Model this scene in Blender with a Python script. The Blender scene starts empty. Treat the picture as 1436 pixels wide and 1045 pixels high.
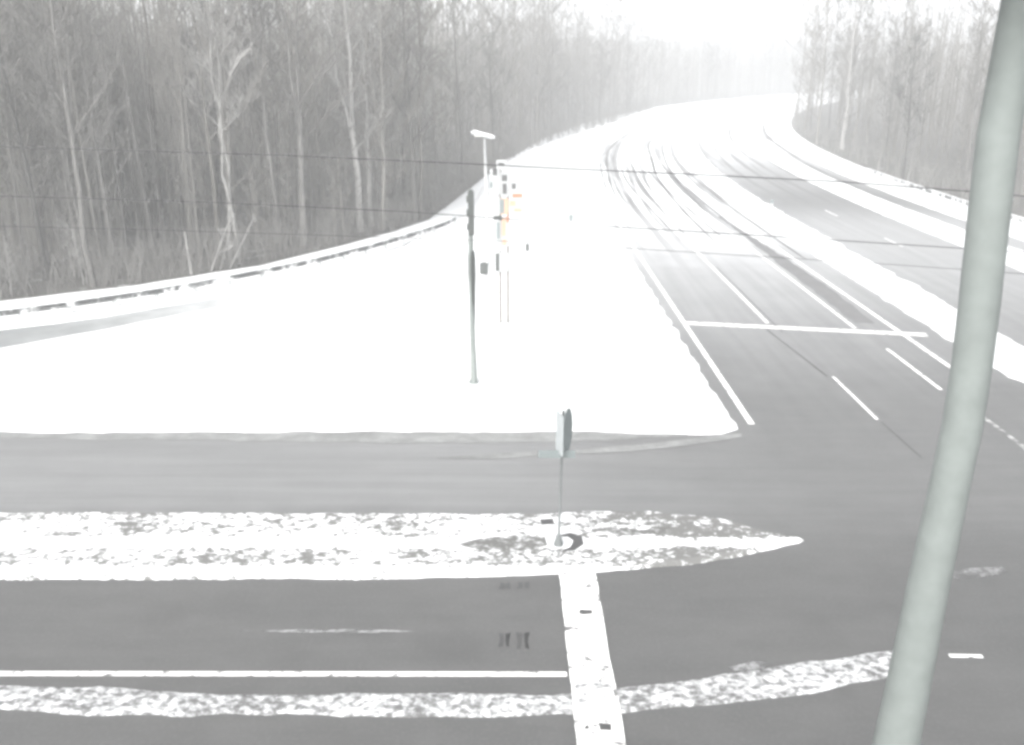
import bpy, bmesh, math, random
from mathutils import Vector
from mathutils import noise as mnoise
from mathutils.geometry import delaunay_2d_cdt
R = math.radians
scene = bpy.context.scene
C = scene.collection

# ------------------------------------------------------------------ camera, sky, sun, exposure
CAM_H, PITCH, F = 10.6, R(18.5), 1290.0
cam_d = bpy.data.cameras.new("camera"); cam = bpy.data.objects.new("camera", cam_d); C.objects.link(cam)
cam.location = (0, 0, CAM_H); cam.rotation_euler = (math.pi/2 - PITCH, 0, 0)
cam_d.sensor_width = 36; cam_d.lens = 36*F/1436; cam_d.clip_end = 6000
scene.camera = cam

SUN_EL, SUN_ROT = R(38), R(205)
world = bpy.data.worlds.new("World"); scene.world = world; world.use_nodes = True
wn, wl = world.node_tree.nodes, world.node_tree.links
bg = wn["Background"]; sky = wn.new("ShaderNodeTexSky"); sky.sky_type = 'NISHITA'; sky.sun_disc = False
sky.sun_elevation = SUN_EL; sky.sun_rotation = SUN_ROT; sky.air_density = 1.0; sky.dust_density = 5.0
hs = wn.new("ShaderNodeHueSaturation"); hs.inputs['Saturation'].default_value = 0.12   # overcast: nearly grey
wl.new(sky.outputs[0], hs.inputs['Color']); wl.new(hs.outputs[0], bg.inputs[0]); bg.inputs[1].default_value = 0.13
sun_d = bpy.data.lights.new("sun", 'SUN'); sun_d.energy = 1.0; sun_d.angle = R(25); sun_d.color = (1, .98, .95)
sun = bpy.data.objects.new("sun", sun_d); C.objects.link(sun)
az = SUN_ROT
sun_dir = Vector((math.sin(az)*math.cos(SUN_EL), math.cos(az)*math.cos(SUN_EL), math.sin(SUN_EL)))
sun.rotation_euler = sun_dir.to_track_quat('Z', 'Y').to_euler()
scene.view_settings.view_transform = 'Standard'; scene.view_settings.look = 'None'
scene.view_settings.exposure = 1.55; scene.view_settings.gamma = 1
try:
    scene.render.engine = 'CYCLES'
    scene.cycles.pixel_filter_type = 'BLACKMAN_HARRIS'; scene.cycles.filter_width = 3.2
    scene.cycles.volume_bounces = 1
except Exception: pass

# ------------------------------------------------------------------ survey helpers
def ray(px, py):
    u, v = (px-718)/F, (522.5-py)/F
    return u, math.cos(PITCH)+v*math.sin(PITCH), -math.sin(PITCH)+v*math.cos(PITCH)
def G(px, py):                                  # ground point surveyed from the photograph
    x, y, z = ray(px, py); t = -CAM_H/z
    return (x*t, y*t)
def HX(px, py, Y):                              # (x, height) of a point standing at distance Y
    x, y, z = ray(px, py); t = Y/y
    return x*t, CAM_H+z*t
def bend(y): return 0.00123*max(y-65, 0)**2     # the highway's curve to the right
def P(off, y): return (off+bend(y), y)

# ------------------------------------------------------------------ object helpers
def link(name, bm, mat, parent=None, smooth=False):
    me = bpy.data.meshes.new(name); bm.to_mesh(me); bm.free()
    if mat: me.materials.append(mat)
    if smooth:
        for p in me.polygons: p.use_smooth = True
    o = bpy.data.objects.new(name, me); C.objects.link(o)
    if parent: o.parent = parent
    return o
def thing(name, label, cat, loc=(0, 0, 0), rz=0, group=None):
    o = bpy.data.objects.new(name, None); C.objects.link(o); o.location = loc; o.rotation_euler = (0, 0, rz)
    o.empty_display_size = .3
    o['label'] = label; o['category'] = cat
    if group: o['group'] = group
    return o
def tag(o, label=None, cat=None, group=None, kind=None):
    if label: o['label'] = label
    if cat: o['category'] = cat
    if group: o['group'] = group
    if kind: o['kind'] = kind
    return o
def structure(o): o['kind'] = 'structure'; return o

def tube(bm, pts, rads, n=6, cap=True):
    rings = []
    for i, p in enumerate(pts):
        p = Vector(p)
        a = Vector(pts[max(i-1, 0)]); b = Vector(pts[min(i+1, len(pts)-1)])
        d = (b-a).normalized() if (b-a).length > 1e-6 else Vector((0, 0, 1))
        s = d.cross(Vector((0, 1, 0)) if abs(d.y) < .9 else Vector((1, 0, 0))).normalized(); t = d.cross(s)
        rings.append([bm.verts.new(p+(s*math.cos(2*math.pi*k/n)+t*math.sin(2*math.pi*k/n))*rads[i]) for k in range(n)])
    for r0, r1 in zip(rings, rings[1:]):
        for k in range(n): bm.faces.new((r0[k], r0[(k+1) % n], r1[(k+1) % n], r1[k]))
    if cap:
        bm.faces.new(rings[0]); bm.faces.new(rings[-1][::-1])
def box(bm, x0, x1, y0, y1, z0, z1):
    v = [bm.verts.new((x, y, z)) for x in (x0, x1) for y in (y0, y1) for z in (z0, z1)]
    for f in ((0, 1, 3, 2), (4, 6, 7, 5), (0, 4, 5, 1), (2, 3, 7, 6), (0, 2, 6, 4), (1, 5, 7, 3)):
        bm.faces.new([v[i] for i in f])
def bev(bm, w=.01):
    bmesh.ops.bevel(bm, geom=bm.edges[:], offset=w, segments=2, affect='EDGES')
def inside(pts, x, y):
    c = False; j = len(pts)-1
    for i in range(len(pts)):
        xi, yi, xj, yj = pts[i][0], pts[i][1], pts[j][0], pts[j][1]
        if (yi > y) != (yj > y) and x < (xj-xi)*(y-yi)/(yj-yi)+xi: c = not c
        j = i
    return c
def poly(bm, pts, z):
    n = len(pts)
    vo, _, fo, *_ = delaunay_2d_cdt([Vector((p[0], p[1])) for p in pts], [], [list(range(n)) if area(pts) > 0 else list(range(n))[::-1]], 1, 1e-5, False)
    vs = [bm.verts.new((p[0], p[1], z)) for p in vo]
    for f in fo:
        a = sum(vo[f[i]][0]*vo[f[(i+1) % len(f)]][1]-vo[f[(i+1) % len(f)]][0]*vo[f[i]][1] for i in range(len(f)))
        cx = sum(vo[i][0] for i in f)/len(f); cy = sum(vo[i][1] for i in f)/len(f)
        if abs(a) > 1e-10 and inside(pts, cx, cy): bm.faces.new([vs[i] for i in (f if a > 0 else f[::-1])])
def dens(pts, step, jit, rnd, closed=True):
    out = []
    n = len(pts)
    for i in range(n if closed else n-1):
        a = Vector(pts[i][:2]); b = Vector(pts[(i+1) % n][:2]); L = (b-a).length; m = max(1, min(400, int(L/step)))
        nrm = Vector((-(b-a).y, (b-a).x)).normalized() if L > 1e-6 else Vector((0, 0))
        for k in range(m):
            q = a.lerp(b, k/m)
            w = (mnoise.noise(Vector((q.x*.9, q.y*.9, 3.1)))*1.2+mnoise.noise(Vector((q.x*4, q.y*4, 7)))*.6)*jit
            out.append(q+nrm*w)
    return out
def area(pts): return .5*sum(pts[i][0]*pts[(i+1) % len(pts)][1]-pts[(i+1) % len(pts)][0]*pts[i][1] for i in range(len(pts)))
def slab(name, pts, mat, h=.07, ew=.18, step=.35, jit=.06, seed=1):
    """a bank of snow: uneven outline, sloping edge, flat top"""
    rnd = random.Random(seed)
    if area(pts) < 0: pts = pts[::-1]
    o = dens(pts, step, jit, rnd); n = len(o); bm = bmesh.new()
    inn = []
    for i in range(n):
        d = (o[(i+2) % n]-o[i-2]); d = d.normalized() if d.length > 1e-6 else Vector((1, 0))
        inn.append(o[i]+Vector((-d.y, d.x))*ew)
    a = [bm.verts.new((p.x, p.y, .002)) for p in o]
    b = [bm.verts.new((p.x, p.y, h)) for p in inn]
    for i in range(n): bm.faces.new((a[i], a[(i+1) % n], b[(i+1) % n], b[i]))
    poly(bm, inn, h)
    return structure(link(name, bm, mat))

# ------------------------------------------------------------------ materials
def mat(name):
    m = bpy.data.materials.new(name); m.use_nodes = True
    return m, m.node_tree.nodes, m.node_tree.links, m.node_tree.nodes['Principled BSDF']
def nd(N, t, **kw):
    n = N.new(t)
    for k, v in kw.items(): setattr(n, k, v)
    return n
def mth(N, L, op, a, b=None, c=None, clamp=False):
    n = N.new('ShaderNodeMath'); n.operation = op; n.use_clamp = clamp
    for i, v in enumerate((a, b, c)):
        if v is None: continue
        if isinstance(v, (int, float)): n.inputs[i].default_value = v
        else: L.new(v, n.inputs[i])
    return n.outputs[0]
def smooth(N, L, v, a, b, o0=0., o1=1.):
    n = N.new('ShaderNodeMapRange'); n.interpolation_type = 'SMOOTHSTEP'
    L.new(v, n.inputs['Value'])
    n.inputs['From Min'].default_value = a; n.inputs['From Max'].default_value = b
    n.inputs['To Min'].default_value = o0; n.inputs['To Max'].default_value = o1
    return n.outputs['Result']
def noisen(N, L, vec, scale, detail=3, rough=.55):
    n = N.new('ShaderNodeTexNoise'); n.inputs['Scale'].default_value = scale
    n.inputs['Detail'].default_value = detail; n.inputs['Roughness'].default_value = rough
    L.new(vec, n.inputs['Vector']); return n.outputs['Fac']
def scalev(N, L, vec, s):
    n = N.new('ShaderNodeMapping'); n.inputs['Scale'].default_value = s; L.new(vec, n.inputs['Vector']); return n.outputs[0]
def mixc(N, L, f, a, b):
    n = N.new('ShaderNodeMix'); n.data_type = 'RGBA'
    if isinstance(f, (int, float)): n.inputs[0].default_value = f
    else: L.new(f, n.inputs[0])
    for i, v in ((6, a), (7, b)):
        if isinstance(v, tuple): n.inputs[i].default_value = (*v, 1)
        else: L.new(v, n.inputs[i])
    return n.outputs[2]
def bump(N, L, b, h, st, dist):
    n = N.new('ShaderNodeBump'); n.inputs['Strength'].default_value = st; n.inputs['Distance'].default_value = dist
    L.new(h, n.inputs['Height']); L.new(n.outputs[0], b.inputs['Normal'])
def plain(name, col, rough=.6, metal=0, var=.12, sc=6):
    m, N, L, b = mat(name)
    tc = N.new('ShaderNodeTexCoord').outputs['Object']
    f = noisen(N, L, tc, sc, 4)
    L.new(mixc(N, L, f, tuple(c*(1-var) for c in col), tuple(min(1, c*(1+var)) for c in col)), b.inputs['Base Color'])
    b.inputs['Roughness'].default_value = rough; b.inputs['Metallic'].default_value = metal
    return m

SNOW = (.70, .71, .715)
m_snow, N, L, b = mat('snow')
tc = N.new('ShaderNodeTexCoord').outputs['Object']
L.new(mixc(N, L, noisen(N, L, tc, .6, 5), (.64, .65, .655), (.76, .765, .77)), b.inputs['Base Color'])
b.inputs['Roughness'].default_value = .8
bump(N, L, b, noisen(N, L, tc, 2.5, 6), .5, .08)

# asphalt: worn grey, wheel-path streaks, snow dust with painted-in sky sheen and haze, and real snow cover with wheel tracks farther out
def asphalt(name, axis):
    m, N, L, b = mat(name)
    tc = N.new('ShaderNodeTexCoord').outputs['Object']
    sp = N.new('ShaderNodeSeparateXYZ'); L.new(tc, sp.inputs[0]); X, Y = sp.outputs[0], sp.outputs[1]
    d = mth(N, L, 'MAXIMUM', mth(N, L, 'SUBTRACT', Y, 65.0), 0.0)
    off = mth(N, L, 'SUBTRACT', X, mth(N, L, 'MULTIPLY', mth(N, L, 'MULTIPLY', d, d), .00123))
    cv = N.new('ShaderNodeCombineXYZ'); L.new(off, cv.inputs[0]); L.new(Y, cv.inputs[1])
    rv = cv.outputs[0]
    big = noisen(N, L, rv, .22, 5)
    grain = noisen(N, L, rv, 14, 3)
    sx = noisen(N, L, scalev(N, L, rv, (.12, 2.2, 1)), 1.0, 4)
    sy = noisen(N, L, scalev(N, L, rv, (2.0, .07, 1)), 1.0, 4)
    ky = mth(N, L, 'MULTIPLY', smooth(N, L, Y, 20.0, 33.0), smooth(N, L, X, -2.0, 6.0))
    st = mth(N, L, 'ADD', mth(N, L, 'MULTIPLY', sy, ky), mth(N, L, 'MULTIPLY', sx, mth(N, L, 'SUBTRACT', 1.0, ky)))
    v = mth(N, L, 'ADD', mth(N, L, 'MULTIPLY', big, .5), mth(N, L, 'MULTIPLY', st, .5))
    col = mixc(N, L, smooth(N, L, v, .3, .7), (.078, .079, .078), (.094, .094, .092))
    col = mixc(N, L, mth(N, L, 'MULTIPLY', smooth(N, L, grain, .45, .75), .35), col, (.14, .14, .138))
    mot = noisen(N, L, scalev(N, L, tc, (.5, 1, 1)), 1.3, 6, .65)
    col = mixc(N, L, smooth(N, L, mot, .35, .75, 0, .38), col, (.125, .125, .123))
    col = mixc(N, L, smooth(N, L, noisen(N, L, tc, .45, 4), .52, .72, 0, .4), col, (.066, .066, .065))
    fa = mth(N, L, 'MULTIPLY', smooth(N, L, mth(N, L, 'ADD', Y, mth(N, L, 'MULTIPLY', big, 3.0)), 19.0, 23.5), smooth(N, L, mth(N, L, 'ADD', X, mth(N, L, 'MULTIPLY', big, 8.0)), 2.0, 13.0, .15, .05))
    fb = smooth(N, L, mth(N, L, 'ADD', Y, mth(N, L, 'MULTIPLY', big, 8.0)), 24.0, 60.0, 0.0, .36)  # whitens with distance: snow dust, plus sky sheen and haze painted in
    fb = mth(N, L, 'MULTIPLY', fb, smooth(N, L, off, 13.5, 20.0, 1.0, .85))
    dust_sheen = mth(N, L, 'MAXIMUM', fa, fb)
    dust_sheen = mth(N, L, 'MULTIPLY', dust_sheen, smooth(N, L, st, .3, .7, .85, 1.1), clamp=True)
    col = mixc(N, L, dust_sheen, col, (.75, .76, .77))
    if axis == 'y':
        # lying snow beyond ~55 m, worn through along the wheel tracks
        tr = noisen(N, L, scalev(N, L, rv, (1.15, .012, 1)), 1.0, 3, .6)
        tracks = smooth(N, L, tr, .54, .60)
        wv = N.new('ShaderNodeTexWave'); wv.wave_type = 'BANDS'; wv.bands_direction = 'X'
        wv.inputs['Scale'].default_value = .175; wv.inputs['Distortion'].default_value = .5; wv.inputs['Phase Offset'].default_value = 1.1
        L.new(rv, wv.inputs['Vector'])
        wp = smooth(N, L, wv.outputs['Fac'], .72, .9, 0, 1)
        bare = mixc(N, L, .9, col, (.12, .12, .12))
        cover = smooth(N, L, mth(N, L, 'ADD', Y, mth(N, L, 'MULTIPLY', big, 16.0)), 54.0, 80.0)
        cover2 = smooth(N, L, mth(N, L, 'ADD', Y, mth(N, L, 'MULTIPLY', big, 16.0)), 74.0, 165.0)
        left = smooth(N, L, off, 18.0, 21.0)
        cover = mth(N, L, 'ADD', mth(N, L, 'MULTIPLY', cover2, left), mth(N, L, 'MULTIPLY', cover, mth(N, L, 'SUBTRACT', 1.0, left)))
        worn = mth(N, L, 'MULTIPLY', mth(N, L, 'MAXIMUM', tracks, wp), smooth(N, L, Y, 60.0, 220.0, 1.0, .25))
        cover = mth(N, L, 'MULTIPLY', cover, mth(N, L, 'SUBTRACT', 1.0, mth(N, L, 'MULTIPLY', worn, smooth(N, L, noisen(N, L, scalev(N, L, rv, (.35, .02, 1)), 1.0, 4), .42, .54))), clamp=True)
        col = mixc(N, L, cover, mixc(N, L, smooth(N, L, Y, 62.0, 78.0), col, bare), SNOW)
    L.new(col, b.inputs['Base Color'])
    b.inputs['Roughness'].default_value = .62
    bump(N, L, b, grain, .25, .01)
    return m
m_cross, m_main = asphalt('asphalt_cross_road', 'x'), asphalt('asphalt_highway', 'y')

def speckled(name, lo, hi, sc, dark=(.15, .15, .145), mode=None, alpha=0, snow=None):
    """snow with dead grass and grit showing through in small irregular specks"""
    m, N, L, b = mat(name)
    tc = N.new('ShaderNodeTexCoord').outputs['Object']
    sp = N.new('ShaderNodeSeparateXYZ'); L.new(tc, sp.inputs[0]); X, Y = sp.outputs[0], sp.outputs[1]
    n1 = noisen(N, L, scalev(N, L, tc, (.75, 1.0, 1)), sc, 6, .72)
    n2 = noisen(N, L, scalev(N, L, tc, (.5, 1, 1)), .8, 3)
    v = mth(N, L, 'ADD', mth(N, L, 'MULTIPLY', n1, .75), mth(N, L, 'MULTIPLY', n2, .25))
    if mode == 'median':   # a clean ploughed ridge runs along the middle
        c = mth(N, L, 'ABSOLUTE', mth(N, L, 'SUBTRACT', Y, 19.0))
        v = mth(N, L, 'ADD', v, smooth(N, L, c, .12, .35, .12, 0))
        c2 = mth(N, L, 'ABSOLUTE', mth(N, L, 'SUBTRACT', Y, 17.75))
        v = mth(N, L, 'ADD', v, smooth(N, L, c2, .05, .3, .1, 0))
        v = mth(N, L, 'ADD', v, smooth(N, L, X, -1.0, 6.5, .02, -.045))
    f = smooth(N, L, v, lo, hi)
    L.new(mixc(N, L, f, dark, snow or SNOW), b.inputs['Base Color']); b.inputs['Roughness'].default_value = .85
    if alpha:      # thin slush: the road itself shows between the clumps
        rg = noisen(N, L, tc, 2.2, 6, .7)
        a_ = mth(N, L, 'MULTIPLY', smooth(N, L, mth(N, L, 'ADD', mth(N, L, 'MULTIPLY', v, .5), mth(N, L, 'MULTIPLY', rg, .5)), .40, .56), alpha)
        L.new(a_, b.inputs['Alpha'])
    bump(N, L, b, v, .6, .05)
    return m
m_median = speckled('speckled_snow_on_grass', .47, .55, 6.5, mode='median')
m_strip = speckled('broken_snow_strip', .41, .63, 8.0, dark=(.12, .12, .12))
m_barslush = speckled('gritty_slush', .33, .56, 9.0, dark=(.14, .14, .14))
m_dust = speckled('thin_dusting', .38, .85, 2.2, dark=(.16, .16, .16), alpha=.8)
m_slush = speckled('thin_slush', .30, .85, 1.6, dark=(.15, .153, .15), snow=(.34, .345, .34))
m_bare = speckled('bare_patch', .47, .66, 6.5, dark=(.12, .12, .115))
m_verge = speckled('verge_snow', .2, .33, 4.0)

m_paint, N, L, b = mat('road_paint')
tc = N.new('ShaderNodeTexCoord').outputs['Object']
L.new(mixc(N, L, smooth(N, L, noisen(N, L, tc, 4, 6, .65), .34, .48), (.13, .13, .13), (.80, .80, .79)), b.inputs['Base Color']); b.inputs['Roughness'].default_value = .6
m_paint_worn, N, L, b = mat('worn_road_paint')
tc = N.new('ShaderNodeTexCoord').outputs['Object']
L.new(mixc(N, L, smooth(N, L, noisen(N, L, tc, 3, 5), .38, .68), (.11, .11, .11), (.55, .55, .54)), b.inputs['Base Color'])
m_tar = plain('dark_tar', (.022, .022, .022), .5, var=.4)
m_track = plain('wheel_worn_asphalt', (.09, .09, .09), .7, var=.5, sc=.6)
m_worn = plain('worn_lane_asphalt', (.15, .15, .15), .7, var=.25, sc=1.2)
m_tar2 = plain('old_patch', (.06, .06, .06), .6, var=.3)

m_floor, N, L, b = mat('leaf_litter')
tc = N.new('ShaderNodeTexCoord').outputs['Object']
v = noisen(N, L, tc, .5, 7, .65)
col = mixc(N, L, noisen(N, L, tc, 3, 6), (.06, .058, .052), (.11, .107, .098))
L.new(mixc(N, L, smooth(N, L, v, .58, .72, 0, .5), col, SNOW), b.inputs['Base Color']); b.inputs['Roughness'].default_value = .9

def bark(name, a, c):
    m, N, L, b = mat(name)
    tc = N.new('ShaderNodeTexCoord').outputs['Object']
    oi = N.new('ShaderNodeObjectInfo').outputs['Random']
    v = noisen(N, L, scalev(N, L, tc, (1, 1, .18)), 7, 4)
    v = mth(N, L, 'ADD', mth(N, L, 'MULTIPLY', v, .8), mth(N, L, 'MULTIPLY', oi, .35))
    L.new(mixc(N, L, smooth(N, L, v, .3, .8), a, c), b.inputs['Base Color']); b.inputs['Roughness'].default_value = .9
    return m
m_bark = [bark('grey_bark', (.078, .074, .064), (.21, .203, .188)), bark('dark_bark', (.04, .04, .038), (.11, .108, .10)),
          bark('light_bark', (.09, .088, .083), (.20, .195, .185)), bark('pale_bark', (.15, .148, .14), (.33, .325, .315))]

m_pole = plain('weathered_pale_green_steel', (.178, .197, .188), .6, .0, .2, 5)
m_galv = plain('galvanised_steel', (.14, .15, .15), .5, .1, .1, 8)
m_rail, N, L, b = mat('snow_spattered_rail')
tc = N.new('ShaderNodeTexCoord').outputs['Object']
L.new(mixc(N, L, smooth(N, L, noisen(N, L, tc, 1.1, 4, .7), .44, .60), (.07, .074, .072), (.70, .71, .71)), b.inputs['Base Color']); b.inputs['Roughness'].default_value = .6  # steel between the snow darkened to paint in the beam's shaded side
m_frost = plain('snow_coated_metal', (.5, .51, .51), .7, 0, .06)
m_dark = plain('dark_green_black_metal', (.065, .072, .068), .5, 0, .25)
m_black = plain('black_legend', (.08, .08, .08), .6)
m_white = plain('white_sheeting', (.36, .37, .37), .5, 0, .05)
m_orange = plain('orange_sheeting', (.36, .17, .10), .5, 0, .08)
m_porange = plain('faded_orange_sheeting', (.46, .30, .21), .5, 0, .08)
m_face = plain('faded_blue_grey_sheeting', (.36, .385, .39), .5, 0, .08)
m_signback = plain('grey_green_sign_back', (.17, .195, .195), .5, 0, .1)
m_wood = plain('weathered_post', (.16, .15, .14), .8, 0, .3)
m_cable = plain('black_cable', (.045, .045, .045), .6)
m_glass = plain('lamp_lens', (.6, .6, .58), .3)

# ------------------------------------------------------------------ ground, roads
bm = bmesh.new(); poly(bm, [(-1500, -1500), (1500, -1500), (1500, 1500), (-1500, 1500)], -.05)
structure(link('ground', bm, m_snow))
bm = bmesh.new(); poly(bm, [(-160, -30), (160, -30), (160, 25.9), (-160, 25.9)], 0)
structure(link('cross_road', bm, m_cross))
def strip(bm, o0, o1, y0, y1, z, step=2.0):
    n = max(1, int((y1-y0)/step)); prev = None
    for i in range(n+1):
        y = y0+(y1-y0)*i/n
        a, b_ = P(o0, y), P(o1, y)
        cur = (bm.verts.new((a[0], a[1], z)), bm.verts.new((b_[0], b_[1], z)))
        if prev: bm.faces.new((prev[0], prev[1], cur[1], cur[0]))
        prev = cur
bm = bmesh.new(); strip(bm, 5.5, 33.5, 25.9, 470, 0)
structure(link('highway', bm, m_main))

# snow field between the roads (the big corner)
edge_r = [P(6.9, y) for y in range(480, 88, -12)] + [P(6.9, y) for y in (84, 76, 68, 60, 52, 44, 38, 33, 29)] + [(6.95, 27.2), (6.9, 26.2), (6.4, 25.75)]
edge_b = [(5.0, 25.75), (2.5, 25.95), (0, 25.9), (-5, 25.95), (-12, 25.9), (-20, 25.95), (-30, 25.9), (-60, 25.9)]
path_lo = [G(0, 490), G(145, 463), G(290, 435), G(430, 402)]
lf = [(-60, 28.5), (-40, 30.5)] + path_lo + [G(560, 350), G(650, 305)]
slab('snow_field', edge_r+edge_b+lf+[P(-3, y) for y in (90, 110, 140, 180, 220, 260, 320, 400, 480)], m_snow, .10, .25, .4, .11)

# half-buried path on the left with the snow banks around it
bm = bmesh.new()
pu = [(-60, 31.5), (-40, 33.2), G(0, 464), G(145, 445), G(290, 420), G(430, 393)]
pl = [(-60, 28.5), (-40, 30.5)] + path_lo
poly(bm, pl+pu[::-1], .0)
m_path, N, L, b = mat('snow_dusted_asphalt')
tc = N.new('ShaderNodeTexCoord').outputs['Object']
sp = N.new('ShaderNodeSeparateXYZ'); L.new(tc, sp.inputs[0])
f = smooth(N, L, mth(N, L, 'ADD', sp.outputs[0], mth(N, L, 'MULTIPLY', noisen(N, L, tc, .9, 5), 9.0)), -18.0, 1.0, 0, 1)
L.new(mixc(N, L, f, mixc(N, L, noisen(N, L, tc, .6, 5), (.15, .158, .158), (.24, .25, .25)), SNOW), b.inputs['Base Color']); b.inputs['Roughness'].default_value = .7
structure(link('path', bm, m_path))
TL = [(-110, 31.5), (-60, 37), (-40, 40.0), G(0, 424), G(90, 413), G(182, 403), G(291, 385), G(363, 374), G(480, 345), G(543, 328), G(601, 309), G(636, 283), G(680, 248), G(727, 219), G(760, 205), G(800, 191), G(870, 170), P(-6, 255), P(-6, 300), P(-6, 350), P(-6, 420), P(-6, 480)]
slab('snow_bank', pu+[G(560, 346), G(650, 302), P(-3.2, 90), P(-3.2, 110)]+[TL[i] for i in range(13, 1, -1)]+[(-60, 37)], m_verge, .09, .2, .6, .1, 5)

# main road median, right verge, ramp
def stripslab(name, o0, o1, y0, y1, m, **kw):
    ys = [y0+(y1-y0)*(i/40)**1.6 for i in range(41)]
    return slab(name, [P(o0, y) for y in ys]+[P(o1, y) for y in ys[::-1]], m, **kw)
ys = [31.5+(480-31.5)*(i/40)**1.6 for i in range(41)]
slab('highway_median', [(18.1, 29.6)]+[P(17.75, y) for y in ys]+[P(20.4, y) for y in ys[::-1]]+[(19.6, 30.6), (18.9, 29.4)], m_verge, .12, .3, .35, .20, 7)
stripslab('verge_between_ramp_and_highway', 27.6, 30.6, 30, 480, m_verge, h=.10, ew=.3, step=.6, jit=.12)
stripslab('right_snow_verge', 32.4, 36.7, 30, 480, m_snow, h=.10, ew=.3, step=.8, jit=.12)

# cross road median island with its nose
top = [(-60, 20.65)]+[G(x, y) for x, y in ((0, 720), (200, 720), (420, 721), (640, 722), (760, 722), (840, 718), (905, 717), (975, 724), (1040, 735), (1085, 748), (1128, 759))]
bot = [G(x, y) for x, y in ((1090, 770), (1040, 780), (960, 792), (880, 800), (760, 806), (640, 810), (500, 813), (380, 812), (200, 813), (0, 813))]+[(-60, 17.45)]
slab('median_island', top+bot, m_median, .09, .14, .2, .07, 11)
# ploughed bare patches on the island
def decal(name, pts, m, z, step=.15, jit=.04, seed=3):
    bm = bmesh.new(); poly(bm, dens([Vector(p) for p in pts], step, jit, random.Random(seed)), z)
    return structure(link(name, bm, m))
decal('bare_ground', [G(x, y) for x, y in ((640, 768), (680, 759), (730, 756), (765, 758), (768, 770), (740, 777), (690, 776), (655, 773))], m_bare, .096)
decal('bare_ground', [G(x, y) for x, y in ((775, 757), (800, 752), (815, 757), (818, 768), (806, 777), (785, 779), (800, 772), (804, 763), (796, 758))], m_tar2, .096)
decal('bare_ground', [G(x, y) for x, y in ((815, 735), (850, 745), (905, 748), (945, 741), (925, 754), (870, 757), (832, 749))], m_bare, .096)
decal('bare_ground', [G(x, y) for x, y in ((757, 734), (775, 732), (777, 740), (760, 741))], m_tar2, .096)
# broken snow strip nearest the camera
st = [(-40, 13.75)]+[G(x, y) for x, y in ((0, 962), (150, 965), (290, 972), (420, 974), (520, 972), (640, 973), (760, 975), (860, 968), (1000, 950), (1080, 936), (1160, 924), (1250, 912), (1285, 908))]
sb = [G(x, y) for x, y in ((1285, 942), (1250, 950), (1150, 970), (1000, 990), (860, 1000), (760, 1003), (640, 1008), (520, 1005), (400, 1002), (270, 1004), (120, 1002), (0, 996))]+[(-40, 13.1)]
slab('snow_strip', st+sb, m_strip, .03, .08, .15, .06, 13)
# thin drifts
decal('slush', [(-60, 25.98), (5.5, 25.98)]+[(5.2, 25.6), (3, 25.35), (0, 25.1), (-4, 25.05), (-9, 25.3), (-16, 25.45), (-30, 25.5), (-60, 25.5)], m_slush, .011, .2, .12)
decal('snow_dusting', [G(x, y) for x, y in ((610, 643), (700, 636), (800, 632), (900, 624), (980, 614), (1040, 608), (1040, 614), (960, 626), (880, 634), (780, 639), (700, 644))], m_slush, .012)
decal('snow_dusting', [G(x, y) for x, y in ((1020, 935), (1060, 928), (1078, 930), (1070, 938), (1030, 942))], m_dust, .012)
decal('snow_dusting', [G(x, y) for x, y in ((1330, 803), (1370, 797), (1405, 796), (1412, 803), (1380, 811), (1340, 813))], m_dust, .012)
decal('snow_dusting', [G(x, y) for x, y in ((320, 885), (430, 883), (520, 884), (595, 886), (520, 888), (400, 888))], m_dust, .012)

# painted markings
def mark(name, pts, m=None, z=.008): 
    bm = bmesh.new(); poly(bm, pts, z); return structure(link(name, bm, m or m_paint))
def line(name, off, y0, y1, w=.13, m=None, z=.008):
    bm = bmesh.new(); strip(bm, off-w/2, off+w/2, y0, y1, z); return structure(link(name, bm, m or m_paint))
def seg(name, a, b_, w, m=None, z=.008):
    a, b_ = Vector(a), Vector(b_); d = (b_-a).normalized(); n = Vector((-d.y, d.x))*w/2
    return mark(name, [a-n, b_-n, b_+n, a+n], m, z)
bm = bmesh.new(); bm2 = None
poly(bm, dens([Vector(p) for p in ((1.03, 17.75), (1.07, 12.0), (1.1, 9.6), (1.9, 9.6), (1.87, 12.0), (1.83, 17.75))], .2, .02, random.Random(4)), .036)
structure(link('stop_line_marking', bm, m_paint))
decal('slush', [G(x, y) for x, y in ((806, 962), (858, 957), (864, 985), (867, 1001), (815, 1004), (810, 982))], m_barslush, .041, .1, .06)
seg('edge_line_marking', (-60, 14.35), G(795, 946), .14)
seg('stop_line_marking', G(957, 453), G(1300, 470), .5, z=.009)
line('edge_line_marking', 7.45, 26.6, 75, .2)
line('lane_line_marking', 11.05, 38.4, 62, .16)
line('lane_line_marking', 14.55, 37.6, 75, .16)
line('lane_line_marking', 16.2, 31.0, 80, .2)
line('lane_line_marking', 14.75, 29.8, 34.6, .14)
line('lane_line_marking', 11.5, 27.0, 31.2, .11, m_paint)
line('lane_line_marking', 14.95, 23.6, 27.6, .16, m_paint_worn)
seg('lane_line_marking', G(1331, 920), G(1378, 921), .11)
for y in (44, 56, 68): line('lane_line_marking', 24.0, y, y+3, .14)
seg('pavement_seam', G(1236, 592), G(1292, 642), .05, m_tar2)
seg('pavement_seam', G(1075, 462), G(1160, 528), .06, m_tar2)
line('pavement_seam', 11.3, 37, 50, .05, m_tar2, .006)
decal('worn_turn_lane', [(14.85, 38.5), (15.7, 38.3), (15.9, 44), (15.85, 52), (15.6, 60), (15.3, 68), (15.15, 68), (15.1, 60), (14.95, 50)], m_worn, .004, .4, .1)
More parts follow.
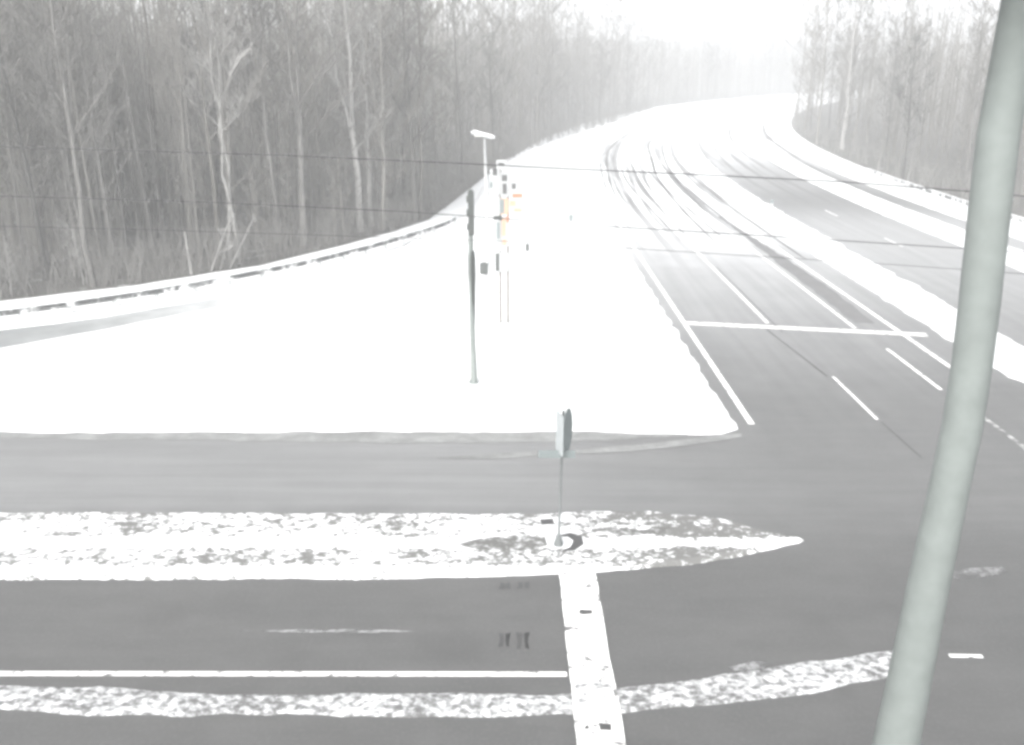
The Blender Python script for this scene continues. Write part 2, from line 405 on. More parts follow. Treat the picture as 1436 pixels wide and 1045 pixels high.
# wheel tracks worn through the lying snow farther up the highway
for off_, w_, y0_, y1_, wob in ((7.9, .16, 62, 118, .3), (8.7, .34, 76, 170, .35), (9.5, .14, 84, 150, .3), (10.5, .16, 58, 120, .3), (11.6, .22, 60, 185, .4), (12.2, .16, 66, 140, .3),
                                (13.0, .26, 57, 105, .35), (13.7, .26, 60, 175, .4), (14.5, .16, 64, 130, .4), (15.4, .2, 66, 165, .3), (16.9, .30, 52, 108, .25), (17.4, .14, 60, 150, .2), (22.2, .2, 100, 190, .3), (25.6, .22, 100, 190, .3), (31.4, .5, 96, 180, .3)):
    bm = bmesh.new(); prev = None
    for i in range(61):
        f_ = i/60; y = y0_+(y1_-y0_)*f_; c_ = off_+wob*mnoise.noise(Vector((off_*3, y*.03, 1)))*2
        w2 = w_*(math.sin(math.pi*min(1, f_*1.0+.02))**.5)*(.6+.7*abs(mnoise.noise(Vector((off_, y*.12, 5)))*2))/2
        a, b_ = P(c_-w2, y), P(c_+w2, y); cur = (bm.verts.new((a[0], a[1], .005)), bm.verts.new((b_[0], b_[1], .005)))
        if prev: bm.faces.new((prev[0], prev[1], cur[1], cur[0]))
        prev = cur
    structure(link('tyre_track', bm, m_track))
# sealed detector cuts and oil stains before the stop line
for i, (x0, y0, x1, y1) in enumerate(((697, 888, 716, 908), (722, 887, 743, 911), (699, 817, 716, 826), (724, 816, 743, 826))):
    w_ = (x1-x0)/4; k_ = .45 if i in (0, 2) else .3
    decal('pavement_patch', [G(x0+w_*k_, y0), G(x0+2*w_, y0+1), G(x0+1.9*w_, y1), G(x0, y1), G(x0+w_*.6, (y0+y1)/2)], m_tar2, .006, .05, .04, i)
    decal('pavement_patch', [G(x0+2.5*w_, y0+1), G(x1, y0), G(x1-w_*.3, (y0+y1)/2), G(x1, y1), G(x0+2.4*w_, y1-1)], m_tar if i < 2 else m_tar2, .006, .05, .04, i+4)
for x0, y0, x1, y1 in ((818, 1017, 828, 1026), (838, 1016, 860, 1030), (814, 858, 830, 863)):
    decal('pavement_patch', [G(x0, y0), G(x1, y0), G(x1, y1), G(x0, y1)], m_tar2, .044, .04, .07)
# gravelly dead grass along the snow field
def tufts(name, spots, seed, m, label, cat):
    rnd = random.Random(seed); bm = bmesh.new()
    for (x, y, n, hh) in spots:
        for k in range(n):
            a = rnd.uniform(0, 6.28); r = rnd.uniform(0, .12)
            px_, py_ = x+r*math.cos(a), y+r*math.sin(a); l = rnd.uniform(.5, 1)*hh
            q = (px_+rnd.uniform(-.5, .5)*l, py_+rnd.uniform(-.5, .5)*l, .08+l)
            tube(bm, [(px_, py_, .05), q], [.012, .003], 3, False)
    o = link(name, bm, m); return tag(o, label, cat, kind='stuff')
rt = random.Random(8)
sp = [(*G(962+rt.uniform(-3, 3), y), 10, .14) for y in (548, 552, 562)]
sp += [(*G(895+i*6, 577-max(0, i-8)*2.5), 3, .07) for i in range(12)]
tufts('dead_grass', sp, 3, m_wood, 'thin dead grass poking through the snow near the corner of the field', 'grass')

# ------------------------------------------------------------------ forest floor and rise behind
def outer(pts_out): return pts_out
bm = bmesh.new()
poly(bm, TL+[P(-60, 480), (-150, 480), (-330, 300), (-330, 31.5)], .055)
structure(link('forest_floor', bm, m_floor))
TR = [(36.5, 20), (36.5, 45)]+[P(36.3, y) for y in (60, 75, 90, 106, 120, 140, 160, 180, 203, 230, 260, 300, 350, 400, 440, 480)]
bm = bmesh.new(); poly(bm, TR[::-1]+[(330, 20), (330, 330), (400, 480)], .06)
structure(link('forest_floor', bm, m_floor))
def hill(name, x0, x1, y0, y1, f, seed):
    bm = bmesh.new(); nx, ny = 40, 30; g = []
    for j in range(ny+1):
        row = []
        for i in range(nx+1):
            x = x0+(x1-x0)*i/nx; y = y0+(y1-y0)*j/ny
            row.append(bm.verts.new((x, y, f(x, y)+mnoise.noise(Vector((x*.02, y*.02, seed)))*1.5)))
        g.append(row)
    for j in range(ny):
        for i in range(nx): bm.faces.new((g[j][i], g[j][i+1], g[j+1][i+1], g[j+1][i]))
    return structure(link(name, bm, m_floor, smooth=True))
def fhill(x, y):
    # rises away from the road corridor on both sides and beyond the bend
    dl = (bend(y)-45)-x if y > 90 else (-45-x)*.8+max(0, y-85)*.45
    dr = x-(bend(min(y, 480))+80)
    d = max(dl, dr, y-500, -20)
    return -3+.16*min(max(d, 0), 170) if d > 0 else -3
hill('hill', -500, 800, 20, 900, fhill, 2.0)

# ------------------------------------------------------------------ trees
def grow(bm, p, d, L_, r, lev, rnd, n, rmin):
    segs = 3 if lev < 2 else 2
    pts, rads = [Vector(p)], [r]
    q = Vector(p); dd = Vector(d)
    for s in range(segs):
        dd = (dd+Vector((rnd.uniform(-.22, .22), rnd.uniform(-.22, .22), rnd.uniform(-.05, .2)))).normalized()
        q = q+dd*(L_/segs); pts.append(q.copy()); rads.append(max(rmin, r*(1-.75*(s+1)/segs)))
    tube(bm, pts, rads, n, False)
    if lev >= 3: return
    for k in range((4, 4, 3)[lev] if lev else 4):
        t = rnd.uniform(.25, 1); i = min(segs-1, int(t*segs)); f = t*segs-i
        base = pts[i].lerp(pts[i+1], f)
        a = rnd.uniform(0, 6.28)
        nd_ = (dd*.9+Vector((math.cos(a), math.sin(a), rnd.uniform(.1, .7)))*.75).normalized()
        grow(bm, base, nd_, L_*rnd.uniform(.4, .62), max(rmin, rads[i]*.55), lev+1, rnd, 3, rmin)
def tree_mesh(seed, h, r, lean=0., crown0=.25, nb=20, fork=False, rmin=.012, crook=.25):
    rnd = random.Random(seed); segs = 9
    bt = bmesh.new(); pts, rads = [], []
    x = y = 0
    for i in range(segs+1):
        t = i/segs
        pts.append((x, y, t*h-.1)); rads.append(r*(1.25 if i == 0 else 1)*(1-.8*t)+.01)
        x += lean*h/segs+rnd.uniform(-crook, crook)*h/60*2; y += rnd.uniform(-crook, crook)*h/60*2
    tube(bt, pts, rads, 7)
    if fork:
        k = 3; p0 = Vector(pts[k]); q = [p0]
        a = rnd.uniform(-1, 1)
        for j in range(1, 6): q.append(p0+Vector((.07*h*j/5*(1 if a > 0 else -1)*1.5+rnd.uniform(-.15, .15), rnd.uniform(-.2, .2), .62*h*j/5)))
        tube(bt, q, [rads[k]*.7*(1-.7*j/5) for j in range(6)], 6)
    bc = bmesh.new()
    for k in range(nb):
        t = crown0+(1-crown0)*(k+rnd.random())/nb; i = min(segs-1, int(t*segs)); f = t*segs-i
        base = Vector(pts[i]).lerp(Vector(pts[i+1]), f)
        a = k*2.4+rnd.uniform(-.5, .5); up = rnd.uniform(.45, 1.3)
        d = Vector((math.cos(a), math.sin(a), up)).normalized()
        LL = h*rnd.uniform(.12, .22)*(1.15-.6*t)
        grow(bc, base, d, LL, max(rmin, rads[i]*.38), 0, rnd, 4, rmin)
    mt = bpy.data.meshes.new('trunk'); bt.to_mesh(mt); bt.free()
    mc = bpy.data.meshes.new('crown'); bc.to_mesh(mc); bc.free()
    return mt, mc
variants = []
for s in range(10):
    rnd = random.Random(100+s)
    h = rnd.uniform(14, 21); mt, mc = tree_mesh(200+s, h, rnd.uniform(.07, .16), rnd.uniform(-.03, .03), rnd.uniform(.10, .3), rnd.randint(18, 24), fork=(s % 3 == 0))
    mm = m_bark[(0, 0, 1, 2, 0, 1, 2, 0, 2, 0)[s]]
    mt.materials.append(mm); mc.materials.append(mm); variants.append((mt, mc))
sap = []
for s in range(6):
    mt, mc = tree_mesh(400+s, random.Random(s).uniform(5, 9), .045, random.Random(s+9).uniform(-.06, .06), .12, 14, rmin=.008)
    mm = m_bark[(2, 0, 2, 3, 0, 2)[s]]; mt.materials.append(mm); mc.materials.append(mm); sap.append((mt, mc))
def put_tree(mt, mc, x, y, label, group, name='bare_tree', cat='tree', z=.05, s=1, rz=0, tilt=0):
    t = thing(name, label, cat, (x, y, z), rz, group); t.scale = (s, s, s); t.rotation_euler[1] = tilt
    for nm, me in (('trunk', mt), ('crown', mc)):
        o = bpy.data.objects.new(nm, me); C.objects.link(o); o.parent = t
    return t

def along(line_, rnd, n, dfun, w=None):
    """points behind a wood's edge; side +1 = left of the walking direction"""
    segs = [(Vector(a), Vector(b_)) for a, b_ in zip(line_, line_[1:])]
    ws = [(b_-a).length/(1+((a+b_)/2).length/55)**1.3 for a, b_ in segs]
    out = []
    while len(out) < n:
        a, b_ = rnd.choices(segs, ws)[0]
        q = a.lerp(b_, rnd.random()); d = (b_-a).normalized(); nn = Vector((-d.y, d.x))
        out.append((q, nn, dfun(rnd)))
    return out
def inleft(p):   # is p on the wood's side of the left edge
    best, sgn = 1e9, 1
    for a, b_ in zip(TL, TL[1:]):
        a, b_ = Vector(a), Vector(b_); ab = b_-a; t = max(0, min(1, (p-a).dot(ab)/ab.length_squared)); q = a+ab*t
        if (p-q).length < best-1e-6: best = (p-q).length; sgn = ab.x*(p-a).y-ab.y*(p-a).x
    return best if sgn > 0 else -best
def infov(p, m=60):
    if p[1] < 5: return False
    dy = p[1]*math.cos(PITCH)+CAM_H*math.sin(PITCH)
    px = 718+F*p[0]/dy
    return -m < px < 1436+m
rnd = random.Random(77)
taken = []
def scatter(line_, side, n, dfun, mind, check=None):
    res = []; tries = 0
    while len(res) < n and tries < n*60:
        tries += 1
        q, nn, d = along(line_, rnd, 1, dfun)[0]
        p = q+nn*side*d
        if not infov(p): continue
        if check and check(p) < .5: continue
        if any((p-t).length < mind for t in taken): continue
        taken.append(p); res.append(p)
    return res
# the individually recognisable ones first
def special(px, py, mesh_args, mt_mat, label, s=1, d=0, rz=0, tilt=0, name='bare_tree'):
    x, y = G(px, py); mt, mc = tree_mesh(**mesh_args); mt.materials.append(mt_mat); mc.materials.append(mt_mat)
    v = Vector((x, y)); v = v*(1+d/v.length); taken.append(v)
    return put_tree(mt, mc, v.x, v.y, label, None, s=s, rz=rz, tilt=tilt, name=name)
special(325, 378, dict(seed=5, h=16, r=.10, lean=-.035, crown0=.4, nb=12, crook=.55), m_bark[3], 'pale crooked slim trunk, left one of the pale pair in the left wood', d=1.5)
special(337, 376, dict(seed=9, h=15, r=.09, lean=.0, crown0=.45, nb=12, crook=.6), m_bark[3], 'pale crooked slim trunk, right one of the pale pair in the left wood', d=1.0)
special(506, 338, dict(seed=12, h=17, r=.22, lean=.0, crown0=.3, nb=16, fork=True), m_bark[3], 'thick whitish forked tree standing in the middle of the left wood edge', d=3)
special(522, 335, dict(seed=14, h=17, r=.18, lean=.01, crown0=.25, nb=16), m_bark[3], 'whitish straight tree just right of the thick forked one', d=5)
special(582, 313, dict(seed=16, h=18, r=.20, lean=-.012, crown0=.3, nb=14, crook=.1), m_bark[1], 'dark straight trunk near the end of the guardrail', d=.8)
special(168, 404, dict(seed=18, h=14, r=.07, lean=-.01, crown0=.3, nb=12), m_bark[2], 'thin light trunk on the left wood edge, second bright stem from the photo edge', d=2)
special(130, 407, dict(seed=21, h=15, r=.08, lean=-.06, crown0=.3, nb=12), m_bark[2], 'thin light trunk leaning left in the wood left of the crooked pair', d=4)
special(1180, 216, dict(seed=25, h=17, r=.25, lean=0, crown0=.3, nb=14), m_bark[3], 'whitish tree at the near end of the right-hand wood beside the ramp', d=6)
for px_, py_, tl, sd in ((292, 385, .5, 31), (304, 383, .35, 33), (318, 381, .55, 35)):
    x, y = G(px_, py_); k = sd % 3
    mt, mc = tree_mesh(seed=sd, h=3.4, r=.05, lean=0, crown0=.3, nb=5, rmin=.01); mt.materials.append(m_bark[3]); mc.materials.append(m_bark[3])
    put_tree(mt, mc, x, y+.6, 'short pale sapling leaning right below the crooked pale pair', 'leaning pale saplings', 'sapling', 'sapling', tilt=tl*.9)
x, y = G(266, 388); bm = bmesh.new(); tube(bm, [(0, 0, 0), (-.05, 0, 1.1), (-.12, 0, 2.3)], [.09, .07, .03], 7)
o = link('broken_stem', bm, m_bark[3]); o.location = (x, y+.3, .05); tag(o, 'short whitish snapped stem standing alone at the left wood edge', 'dead tree')

# woodland individuals
pl_ = scatter(TL, 1, 235, lambda r: .6+26*r.random()**1.5, 1.1, inleft)
for p in pl_:
    k = rnd.randrange(10)
    far = p.y > 110
    put_tree(*variants[k], p.x, p.y, 'bare grey leafless tree, one of many in the dense wood left of the highway', 'bare trees in the left wood', s=rnd.uniform(.8, 1.15), rz=rnd.uniform(0, 6.28))
pr_ = scatter(TR, -1, 55, lambda r: .6+26*r.random()**1.4, 1.3)
for p in pr_:
    k = rnd.randrange(10)
    put_tree(*variants[k], p.x, p.y, 'bare grey leafless tree, one of many in the wood right of the ramp', 'bare trees in the right wood', s=rnd.uniform(.8, 1.1), rz=rnd.uniform(0, 6.28))
for p in scatter(TL, 1, 230, lambda r: .3+12*r.random()**1.8, .4, inleft):
    x = p.x
    left_end = x < -20
    k = 3 if (left_end and rnd.random() < .5) else rnd.randrange(6)
    put_tree(*sap[k], p.x, p.y, 'thin young bare sapling along the front edge of the left wood', 'saplings along the left wood edge', 'sapling', 'sapling', s=(rnd.uniform(.25, .5) if k == 3 else rnd.uniform(.5, 1.1)), rz=rnd.uniform(0, 6.28))
for p in scatter(TR, -1, 40, lambda r: .3+8*r.random()**2, .5):
    put_tree(*sap[rnd.randrange(6)], p.x, p.y, 'thin young bare sapling along the front edge of the right wood', 'saplings along the right wood edge', 'sapling', 'sapling', s=rnd.uniform(.5, 1.1), rz=rnd.uniform(0, 6.28))

# deep woodland behind, one mass
def mass(name, pts, m, label, cat, seed, h0, h1, rr, nb):
    r_ = random.Random(seed); bm = bmesh.new()
    for (x, y, z) in pts:
        h = r_.uniform(h0, h1); lx, ly = r_.uniform(-.05, .05)*h, r_.uniform(-.05, .05)*h
        r = r_.uniform(*rr)
        tube(bm, [(x, y, z-1), (x+lx*.5+r_.uniform(-.2, .2), y+ly*.5, z+h*.5), (x+lx, y+ly, z+h)], [r, r*.7, .015], 4, False)
        for k in range(nb):
            t = r_.uniform(.15, 1); a = r_.uniform(0, 6.28); l = h*r_.uniform(.08, .2)*(1.2-.7*t)
            q = Vector((x+lx*t, y+ly*t, z+h*t)); e = q+Vector((math.cos(a)*.6, math.sin(a)*.6, r_.uniform(.4, 1.1)))*l
            tube(bm, [q, e], [.03*(1.3-t), .012], 3, False)
            for j in range(2):
                a2 = r_.uniform(0, 6.28); qq = q.lerp(e, r_.uniform(.3, .9))
                tube(bm, [qq, qq+Vector((math.cos(a2)*.5, math.sin(a2)*.5, r_.uniform(.3, 1)))*l*.5], [.015, .009], 3, False)
    return tag(link(name, bm, m), label, cat, kind='stuff')
def deep(line_, side, n, d0, d1, check=None):
    out = []
    while len(out) < n:
        q, nn, d = along(line_, rnd, 1, lambda r: d0+(d1-d0)*r.random())[0]
        p = q+nn*side*d
        if infov(p) and not (check and check(p) < 2): out.append((p.x, p.y, max(.0, fhill(p.x, p.y))))
    return out
dl = deep(TL, 1, 3600, 4, 65, inleft)
mass('woodland', dl[:2500], m_bark[0], 'deep mass of grey bare stems filling the wood behind the left edge', 'woodland', 5, 11, 20, (.03, .09), 17)
mass('woodland', dl[2500:], m_bark[2], 'paler slender stems mixed through the mass of the left wood', 'woodland', 6, 10, 18, (.04, .10), 14)
dr_ = deep(TR, -1, 900, 8, 70)
mass('woodland', dr_, m_bark[0], 'deep mass of grey bare stems filling the wood on the right', 'woodland', 7, 11, 20, (.05, .14), 14)
# far wood closing the view beyond the bend
pts = []
for k in range(700):
    y = rnd.uniform(300, 520); x = bend(min(y, 480))+rnd.choice((rnd.uniform(-70, -8), rnd.uniform(38, 90), rnd.uniform(-8, 60) if y > 490 else rnd.uniform(-60, -8)))
    pts.append((x, y, max(0, fhill(x, y))))
mass('woodland', pts, m_bark[0], 'far hazy wood closing the view where the highway bends away', 'woodland', 8, 13, 22, (.1, .2), 10)

# brushwood along the edge
def brush(name, line_, side, n, label, seed, check=None):
    r_ = random.Random(seed); bm = bmesh.new()
    for k in range(n):
        q, nn, d = along(line_, r_, 1, lambda r: .1+7*r.random()**1.6)[0]
        p = q+nn*side*d
        if not infov(p) or (check and check(p) < .1): continue
        for j in range(r_.randint(3, 6)):
            a = r_.uniform(0, 6.28); h = r_.uniform(.5, 2.2)
            b0 = Vector((p.x+r_.uniform(-.3, .3), p.y+r_.uniform(-.3, .3), .04))
            e = b0+Vector((math.cos(a)*.35*h, math.sin(a)*.35*h, h)); mid = b0.lerp(e, .5)+Vector((0, 0, .1*h))
            tube(bm, [b0, mid, e], [.016, .012, .006], 3, False)
            for i in range(3):
                qq = mid.lerp(e, r_.random()); a = r_.uniform(0, 6.28)
                tube(bm, [qq, qq+Vector((math.cos(a)*.25, math.sin(a)*.25, .3))*h*.6], [.008, .005], 3, False)
    return tag(link(name, bm, m_bark[2]), label, 'undergrowth', kind='stuff')
brush('undergrowth', TL, 1, 2600, 'tangled pale brushwood along the foot of the left wood', 21, inleft)
brush('undergrowth', TR, -1, 350, 'tangled pale brushwood along the foot of the right wood', 22)

# ------------------------------------------------------------------ guardrails
def guardrail(pts, label, gap=1.95, rail=m_rail):
    t = thing('guardrail', label, 'guardrail', (pts[0][0], pts[0][1], 0)); o0 = Vector((pts[0][0], pts[0][1]))
    P2 = [Vector(p)-o0 for p in pts]
    res = []; acc = 0
    for a, b_ in zip(P2, P2[1:]):
        L_ = (b_-a).length; s = (-acc) % gap
        while s < L_:
            res.append((a.lerp(b_, s/L_), (b_-a).normalized())); s += gap
        acc += L_
    bm = bmesh.new(); prof = [(0, .44), (.05, .49), (.0, .55), (0, .59), (.05, .65), (0, .71)]
    prev = None
    for q, d in res:
        n = Vector((d.y, -d.x)); cur = [bm.verts.new((q.x+n.x*a, q.y+n.y*a, z-.08)) for a, z in prof]+[bm.verts.new((q.x+n.x*(a-.012), q.y+n.y*(a-.012), z-.08)) for a, z in prof[::-1]]
        if prev:
            m = len(cur)
            for k in range(m): bm.faces.new((prev[k], prev[(k+1) % m], cur[(k+1) % m], cur[k]))
        prev = cur
    link('rail', bm, rail, t)
    me = None
    for q, d in res[:95]:
        if me is None:
            bm = bmesh.new(); box(bm, -.08, .08, -.1, .1, 0, .66); bev(bm, .01); p = link('post', bm, m_frost, t); me = p.data
        else:
            p = bpy.data.objects.new('post', me); C.objects.link(p); p.parent = t
        p.location = (q.x-d.y*.12, q.y+d.x*.12, 0); p.rotation_euler = (0, 0, math.atan2(d.y, d.x))
    # snow lying on top of the beam
    bm = bmesh.new()
    tube(bm, [(q.x+d.y*.01, q.y-d.x*.01, .655) for q, d in res], [.05]*len(res), 6)
    link('snow_cap', bm, m_snow, t)
    return t
guardrail([(-44, 33.9), G(-60, 463), G(0, 456), G(100, 442), G(204, 426), G(273, 414), G(335, 401), G(436, 380), G(509, 361), G(560, 346), G(595, 335), G(625, 324), G(644, 314)],
          'long snow-capped guardrail curving along the foot of the left wood')
guardrail([P(34.9, y) for y in (48, 60, 72, 84, 96)], 'guardrail with small dark posts beside the ramp at the right wood')

# ------------------------------------------------------------------ foreground pole (right)
bm = bmesh.new(); Yp = 8.0; Xp = .515*Yp
ax = []
for q, cx_, w_ in ((190, 1400, 56), (300, 1387, 55), (420, 1374, 54), (510, 1363, 53), (600, 1349, 53), (680, 1332, 53), (750, 1317, 54), (825, 1301, 55), (900, 1286, 56), (975, 1271, 58), (1045, 1256, 60)):
    x, h = HX(cx_, q, Yp); ax.append((h, x-Xp, w_/2/F*Yp/ray(cx_, q)[1]))
ax = [(11.5, ax[0][1]+.02, ax[0][2]-.02)]+ax; ax.append((.02, ax[-1][1]-.03, ax[-1][2]+.03)); ax.sort()
def rad(h): return min(ax, key=lambda a: abs(a[0]-h))[2]
def axx(h): return min(ax, key=lambda a: abs(a[0]-h))[1]
tube(bm, [(a[1], 0, a[0]) for a in ax], [a[2] for a in ax], 28)
t = thing('steel_mast', 'tall pale grey-green steel mast rising close to the camera on the right', 'pole', (Xp, Yp, 0))
link('shaft', bm, m_pole, t, smooth=True)
bm = bmesh.new(); tube(bm, [(axx(0), 0, 0), (axx(0), 0, .05)], [.42, .42], 24); link('base_plate', bm, m_galv, t)
bm = bmesh.new(); tube(bm, [(axx(11.5), 0, 11.5), (axx(11.5), 0, 11.56), (axx(11.5), 0, 11.62)], [rad(11.5)+.02, rad(11.5)+.02, .04], 24); link('cap', bm, m_galv, t)

# ------------------------------------------------------------------ median sign seen edge-on
bx, by = G(783, 769)
t = thing('sign_post', 'slim grey sign post on the snowy median island with its sign seen nearly edge-on', 'sign', (bx, by, .05))
bm = bmesh.new(); tube(bm, [(0, 0, 0), (.03, 0, 1.7), (.06, 0, 3.35)], [.032, .03, .028], 10); link('post', bm, m_galv, t, smooth=True)
def panel(name, w, h, m, parent, loc, rz, th=.02, rad_=.06, shape='rect'):
    bm = bmesh.new(); o = []
    if shape == 'round': o = [(w/2*math.cos(a*math.pi/12), h/2*math.sin(a*math.pi/12)) for a in range(24)]
    else:
        for cx, cz, a0 in ((w/2-rad_, h/2-rad_, 0), (-w/2+rad_, h/2-rad_, 90), (-w/2+rad_, -h/2+rad_, 180), (w/2-rad_, -h/2+rad_, 270)):
            o += [(cx+rad_*math.cos(R(a0+a)), cz+rad_*math.sin(R(a0+a))) for a in (0, 30, 60, 90)]
    f_ = [bm.verts.new((x, -th/2, z)) for x, z in o]; b_ = [bm.verts.new((x, th/2, z)) for x, z in o]
    bm.faces.new(f_); bm.faces.new(b_[::-1])
    for i in range(len(o)): bm.faces.new((f_[i], b_[i], b_[(i+1) % len(o)], f_[(i+1) % len(o)]))
    ob = link(name, bm, m, parent); ob.location = loc; ob.rotation_euler = (0, 0, rz); return ob
hs0 = HX(785, 635, by)[1]-.05; hs1 = HX(785, 574, by)[1]-.05
panel('sign_panel', .5, hs1-hs0, m_signback, t, (.16, .06, (hs0+hs1)/2), R(62), shape='round')
panel('sign_panel', .5, (hs1-hs0)*.92, m_face, t, (-.02, -.04, (hs0+hs1)/2-.03), R(104), shape='rect')
bm = bmesh.new(); box(bm, -.48, .34, -.02, .0, hs0-.12, hs0+.06); bev(bm, .005); link('name_plate', bm, m_signback, t)
bm = bmesh.new(); tube(bm, [(0, 0, 0), (0, 0, .12), (0, 0, .3)], [.12, .1, .05], 12); link('footing', bm, m_galv, t)
# ------------------------------------------------------------------ signal post (slim dark)
bx, by = G(664, 541)
t = thing('signal_post', 'slim post with dark upper half standing in the snow field nearest the camera', 'signal', (bx, by, .08))
def Z(py, Y): return HX(700, py, Y)[1]-.08
def XX(px, py, Y, x0): return HX(px, py, Y)[0]-x0
bm = bmesh.new()
pz = [541, 480, 400, 340, 266]
tube(bm, [(XX(x, q, by, bx), 0, max(0, Z(q, by))) for x, q in zip((665, 663, 661, 660, 660), pz)], [.12, .09, .085, .08, .075], 12)
link('post', bm, m_pole, t, smooth=True)
xu = XX(660.5, 300, by, bx)
hd = bmesh.new(); box(hd, xu-.09, xu+.10, -.14, .14, Z(330, by), Z(268, by)); bev(hd, .03); h_ = link('signal_head', hd, m_dark, t)
for q in (279, 298, 318):
    bm = bmesh.new(); tube(bm, [(xu-.14, -.02, Z(q, by)), (xu-.08, -.02, Z(q, by))], [.11, .12], 12, False); link('visor', bm, m_dark, h_)
xl = XX(661, 390, by, bx)
bm = bmesh.new()
zz = [(352, .10), (362, .125), (385, .13), (410, .11), (440, .09), (482, .055)]
for (q0, w0), (q1, w1) in zip(zz, zz[1:]): pass
tube(bm, [(XX(661+(q-352)*.02, q, by, bx), 0, Z(q, by)) for q, w in zz], [w for q, w in zz], 4)
link('control_housing', bm, m_dark, t)
bm = bmesh.new(); tube(bm, [(0, 0, -.05), (0, 0, .12)], [.17, .15], 12); link('footing', bm, m_pole, t)

# ------------------------------------------------------------------ lamp post with T head
bx, by = G(684, 392)
t = thing('lamp_post', 'tall white frosted post with a short tilted T-shaped head behind the sign stack', 'street lamp', (bx, by, .08))
bm = bmesh.new(); tube(bm, [(0, 0, 0), (0, 0, Z(300, by)), (XX(679.5, 195, by, bx), 0, Z(195, by))], [.12, .10, .06], 12); link('post', bm, m_frost, t, smooth=True)
hz = Z(189, by); hx = XX(678, 189, by, bx)
bm = bmesh.new()
tube(bm, [(hx-.62, 0, hz+.10), (hx-.45, 0, hz+.12), (hx, 0, hz), (hx+.4, 0, hz-.10), (hx+.55, 0, hz-.14)], [.07, .12, .12, .12, .08], 8)
h_ = link('lamp_head', bm, m_frost, t, smooth=True)
bm = bmesh.new(); box(bm, hx-.45, hx-.1, -.08, .08, hz-.08, hz-.03); link('lens', bm, m_glass, h_)
bm = bmesh.new(); box(bm, XX(676, 390, by, bx)-.1, XX(684, 378, by, bx)-.0, -.22, -.02, Z(384, by), Z(370, by)+.1); bev(bm, .05); link('junction_box', bm, m_dark, t)
bm = bmesh.new(); tube(bm, [(-.1, -.13, .55), (.05, -.13, .8), (.12, -.13, 1.1), (.25, -.13, 1.25)], [.035]*4, 8); link('conduit', bm, m_signback, t)

# ------------------------------------------------------------------ stacked route signs on two posts
bx, by = G(707, 456)
t = thing('sign_stack', 'tall stack of white and orange route signs on two thin posts in the snow field', 'road signs', (bx, by, .08))
for q in (702, 712.5):
    x = XX(q, 456, by, bx); bm = bmesh.new(); box(bm, x-.05, x+.05, -.02, .02, 0, Z(232 if q < 705 else 262, by)); bev(bm, .006); link('post', bm, m_wood, t)
def sp_(name, x0, x1, y0, y1, m, dy, rz=0, shape='rect', rr=.05):
    a, b_ = XX(x0, (y0+y1)/2, by, bx), XX(x1, (y0+y1)/2, by, bx); z0, z1 = Z(y1, by), Z(y0, by)
    return panel(name, b_-a, z1-z0, m, t, ((a+b_)/2, dy, (z0+z1)/2), rz, rad_=min(rr, (b_-a)/3, (z1-z0)/3), shape=shape), (a+b_)/2, (z0+z1)/2
def glyph(pan, cx, cz, x0, x1, y0, y1, m):
    x0 -= 1.2; x1 += 1.2; y0 -= .8; y1 += .8
    a, b_ = XX(x0, (y0+y1)/2, by, bx)-cx, XX(x1, (y0+y1)/2, by, bx)-cx; z0, z1 = Z(y1, by)-cz, Z(y0, by)-cz
    bm = bmesh.new(); box(bm, a, b_, -.016, -.0125, z0, z1); link('legend', bm, m, pan)
p, cx, cz = sp_('marker_sign', 696, 711, 224, 238, m_white, -.045); glyph(p, cx, cz, 700, 706, 229, 232, m_black)
p, cx, cz = sp_('marker_sign', 687, 701, 236, 272, m_white, -.075); glyph(p, cx, cz, 692, 696, 236.5, 245, m_black); glyph(p, cx, cz, 688, 690, 256, 262, m_signback)
p, cx, cz = sp_('marker_sign', 701.5, 713, 242, 276, m_white, -.045); glyph(p, cx, cz, 705, 710, 246, 253, m_black); glyph(p, cx, cz, 706, 709.5, 258, 271, m_black)
p, cx, cz = sp_('warning_sign', 713.5, 734, 256, 298, m_white, -.045); tag(p, 'white square sign with faded orange marks', None)
glyph(p, cx, cz, 719, 722, 258, 264, m_black); glyph(p, cx, cz, 720, 731, 272.5, 276, m_orange); glyph(p, cx, cz, 716, 722, 282, 288, m_porange); glyph(p, cx, cz, 722, 730, 293, 296, m_porange)
p, cx, cz = sp_('warning_sign', 702, 713, 278, 301, m_porange, -.05); glyph(p, cx, cz, 702.5, 706, 280, 298, m_signback)
p, cx, cz = sp_('marker_sign', 684, 701, 276, 301, m_white, -.06)
bm = bmesh.new(); box(bm, XX(692, 305, by, bx), XX(704, 305, by, bx), -.1, -.03, Z(308, by), Z(302.5, by)); link('bracket', bm, m_dark, t)
p, cx, cz = sp_('marker_sign', 694, 702.5, 309, 352, m_white, -.06); glyph(p, cx, cz, 698, 700, 312, 334, m_signback)
p, cx, cz = sp_('warning_sign', 703, 714, 303, 345, m_white, -.05); tag(p, 'narrow white panel with orange stripes', None)
glyph(p, cx, cz, 705, 708, 306, 330, m_porange); glyph(p, cx, cz, 711, 713, 304, 311, m_orange); glyph(p, cx, cz, 706, 709, 336, 343, m_porange)
p, cx, cz = sp_('marker_sign', 694, 713, 354, 381, m_white, -.05); glyph(p, cx, cz, 696.5, 699, 356, 379, m_dark)

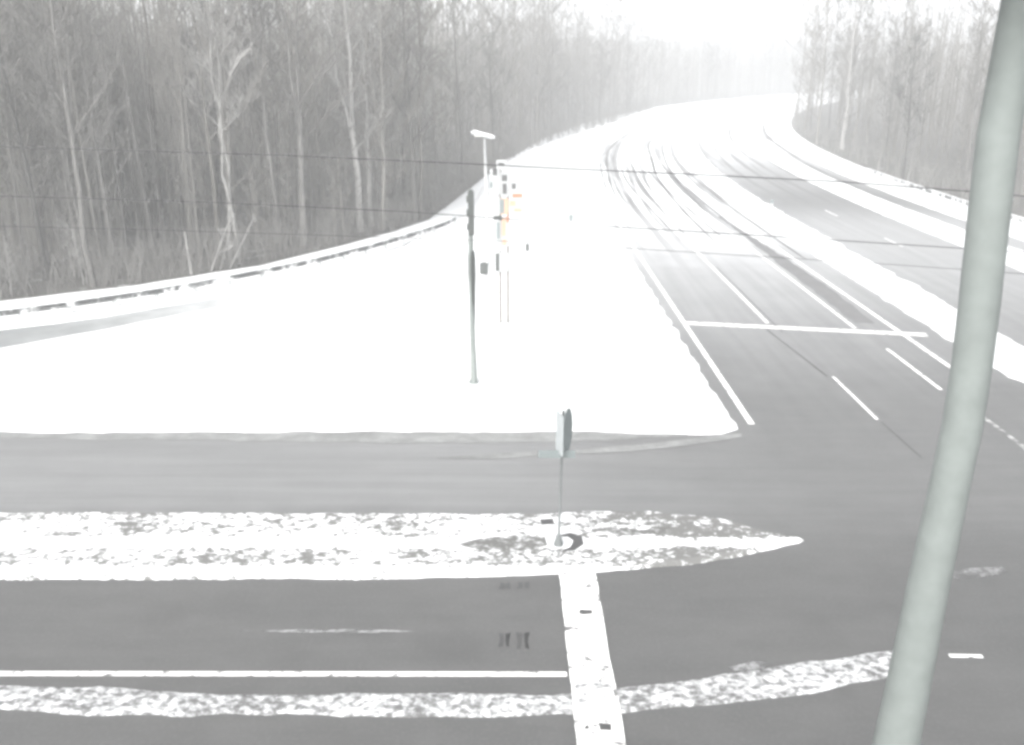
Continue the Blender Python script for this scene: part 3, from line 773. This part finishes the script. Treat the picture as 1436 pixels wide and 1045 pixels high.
# ------------------------------------------------------------------ small posts
def small_post(px, py, top, label, m=m_wood, w=.05, plate=True, name='marker_post'):
    x, y = G(px, py); h = HX(px, top, y)[1]
    t = thing(name, label, 'post', (x, y, .05))
    bm = bmesh.new(); box(bm, -w/2, w/2, -.03, .03, 0, h*.55); bev(bm, .006); link('post', bm, m_frost, t)
    if plate:
        bm = bmesh.new(); box(bm, -w*.8, w*.8, -.045, -.0305, h*.72, h); bev(bm, .004); link('reflector', bm, m, t)
        bm = bmesh.new(); box(bm, -w*.5, w*.5, -.03, .03, h*.55, h*.9); link('collar', bm, m_frost, t)
small_post(739.5, 379, 343, 'short white marker post in the snow just right of the sign stack', m_dark, .12)
small_post(800, 336, 302, 'slim marker post alone in the snow field left of the highway', m_signback, .17)
small_post(1081, 301, 281, 'small dark marker post on the highway median', m_signback, .16)

# ------------------------------------------------------------------ overhead cables
def cable(pts, Y0, Y1, label, r):
    # hangs in a long shallow span across the junction
    bm = bmesh.new(); out = []
    n = len(pts)
    for i, (px, py) in enumerate(pts):
        Y = Y0+(Y1-Y0)*(px-pts[0][0])/(pts[-1][0]-pts[0][0])
        x, z = HX(px, py, Y); out.append((x, Y, z))
    tube(bm, out, [r]*n, 6)
    return tag(link('overhead_cable', bm, m_cable), label, 'cable')
cable([(-900, 190), (-300, 200), (0, 206), (400, 218), (640, 229), (800, 237), (1000, 246), (1180, 255), (1366, 269), (1700, 298), (2300, 360)], 26, 24,
      'upper black cable spanning the whole view above the sign stack', .016)
cable([(-900, 262), (-300, 270), (0, 275), (300, 284), (570, 297), (860, 318), (1060, 330), (1250, 342), (1436, 354), (1700, 376), (2300, 440)], 26, 24,
      'second black cable crossing just below the upper one over the stop line', .013)
cable([(-900, 300), (-300, 310), (200, 322), (700, 338), (895, 349), (1070, 360), (1250, 371), (1436, 384), (1700, 406), (2300, 470)], 26, 24,
      'lowest and thinnest black cable over the stop line', .008)

# ------------------------------------------------------------------ haze
bm = bmesh.new(); box(bm, -1550, 1550, -1550, 1550, -4.5, 60)
hz_ = link('haze', bm, None); hz_['kind'] = 'stuff'; hz_['label'] = 'thin wintry haze over the whole place'; hz_['category'] = 'haze'
m = bpy.data.materials.new('haze'); m.use_nodes = True; N = m.node_tree.nodes; N.clear()
o = N.new('ShaderNodeOutputMaterial'); v = N.new('ShaderNodeVolumePrincipled'); v.inputs['Color'].default_value = (.95, .96, .97, 1)
v.inputs['Density'].default_value = .0034; v.inputs['Anisotropy'].default_value = .2
m.node_tree.links.new(v.outputs[0], o.inputs['Volume']); hz_.data.materials.append(m)
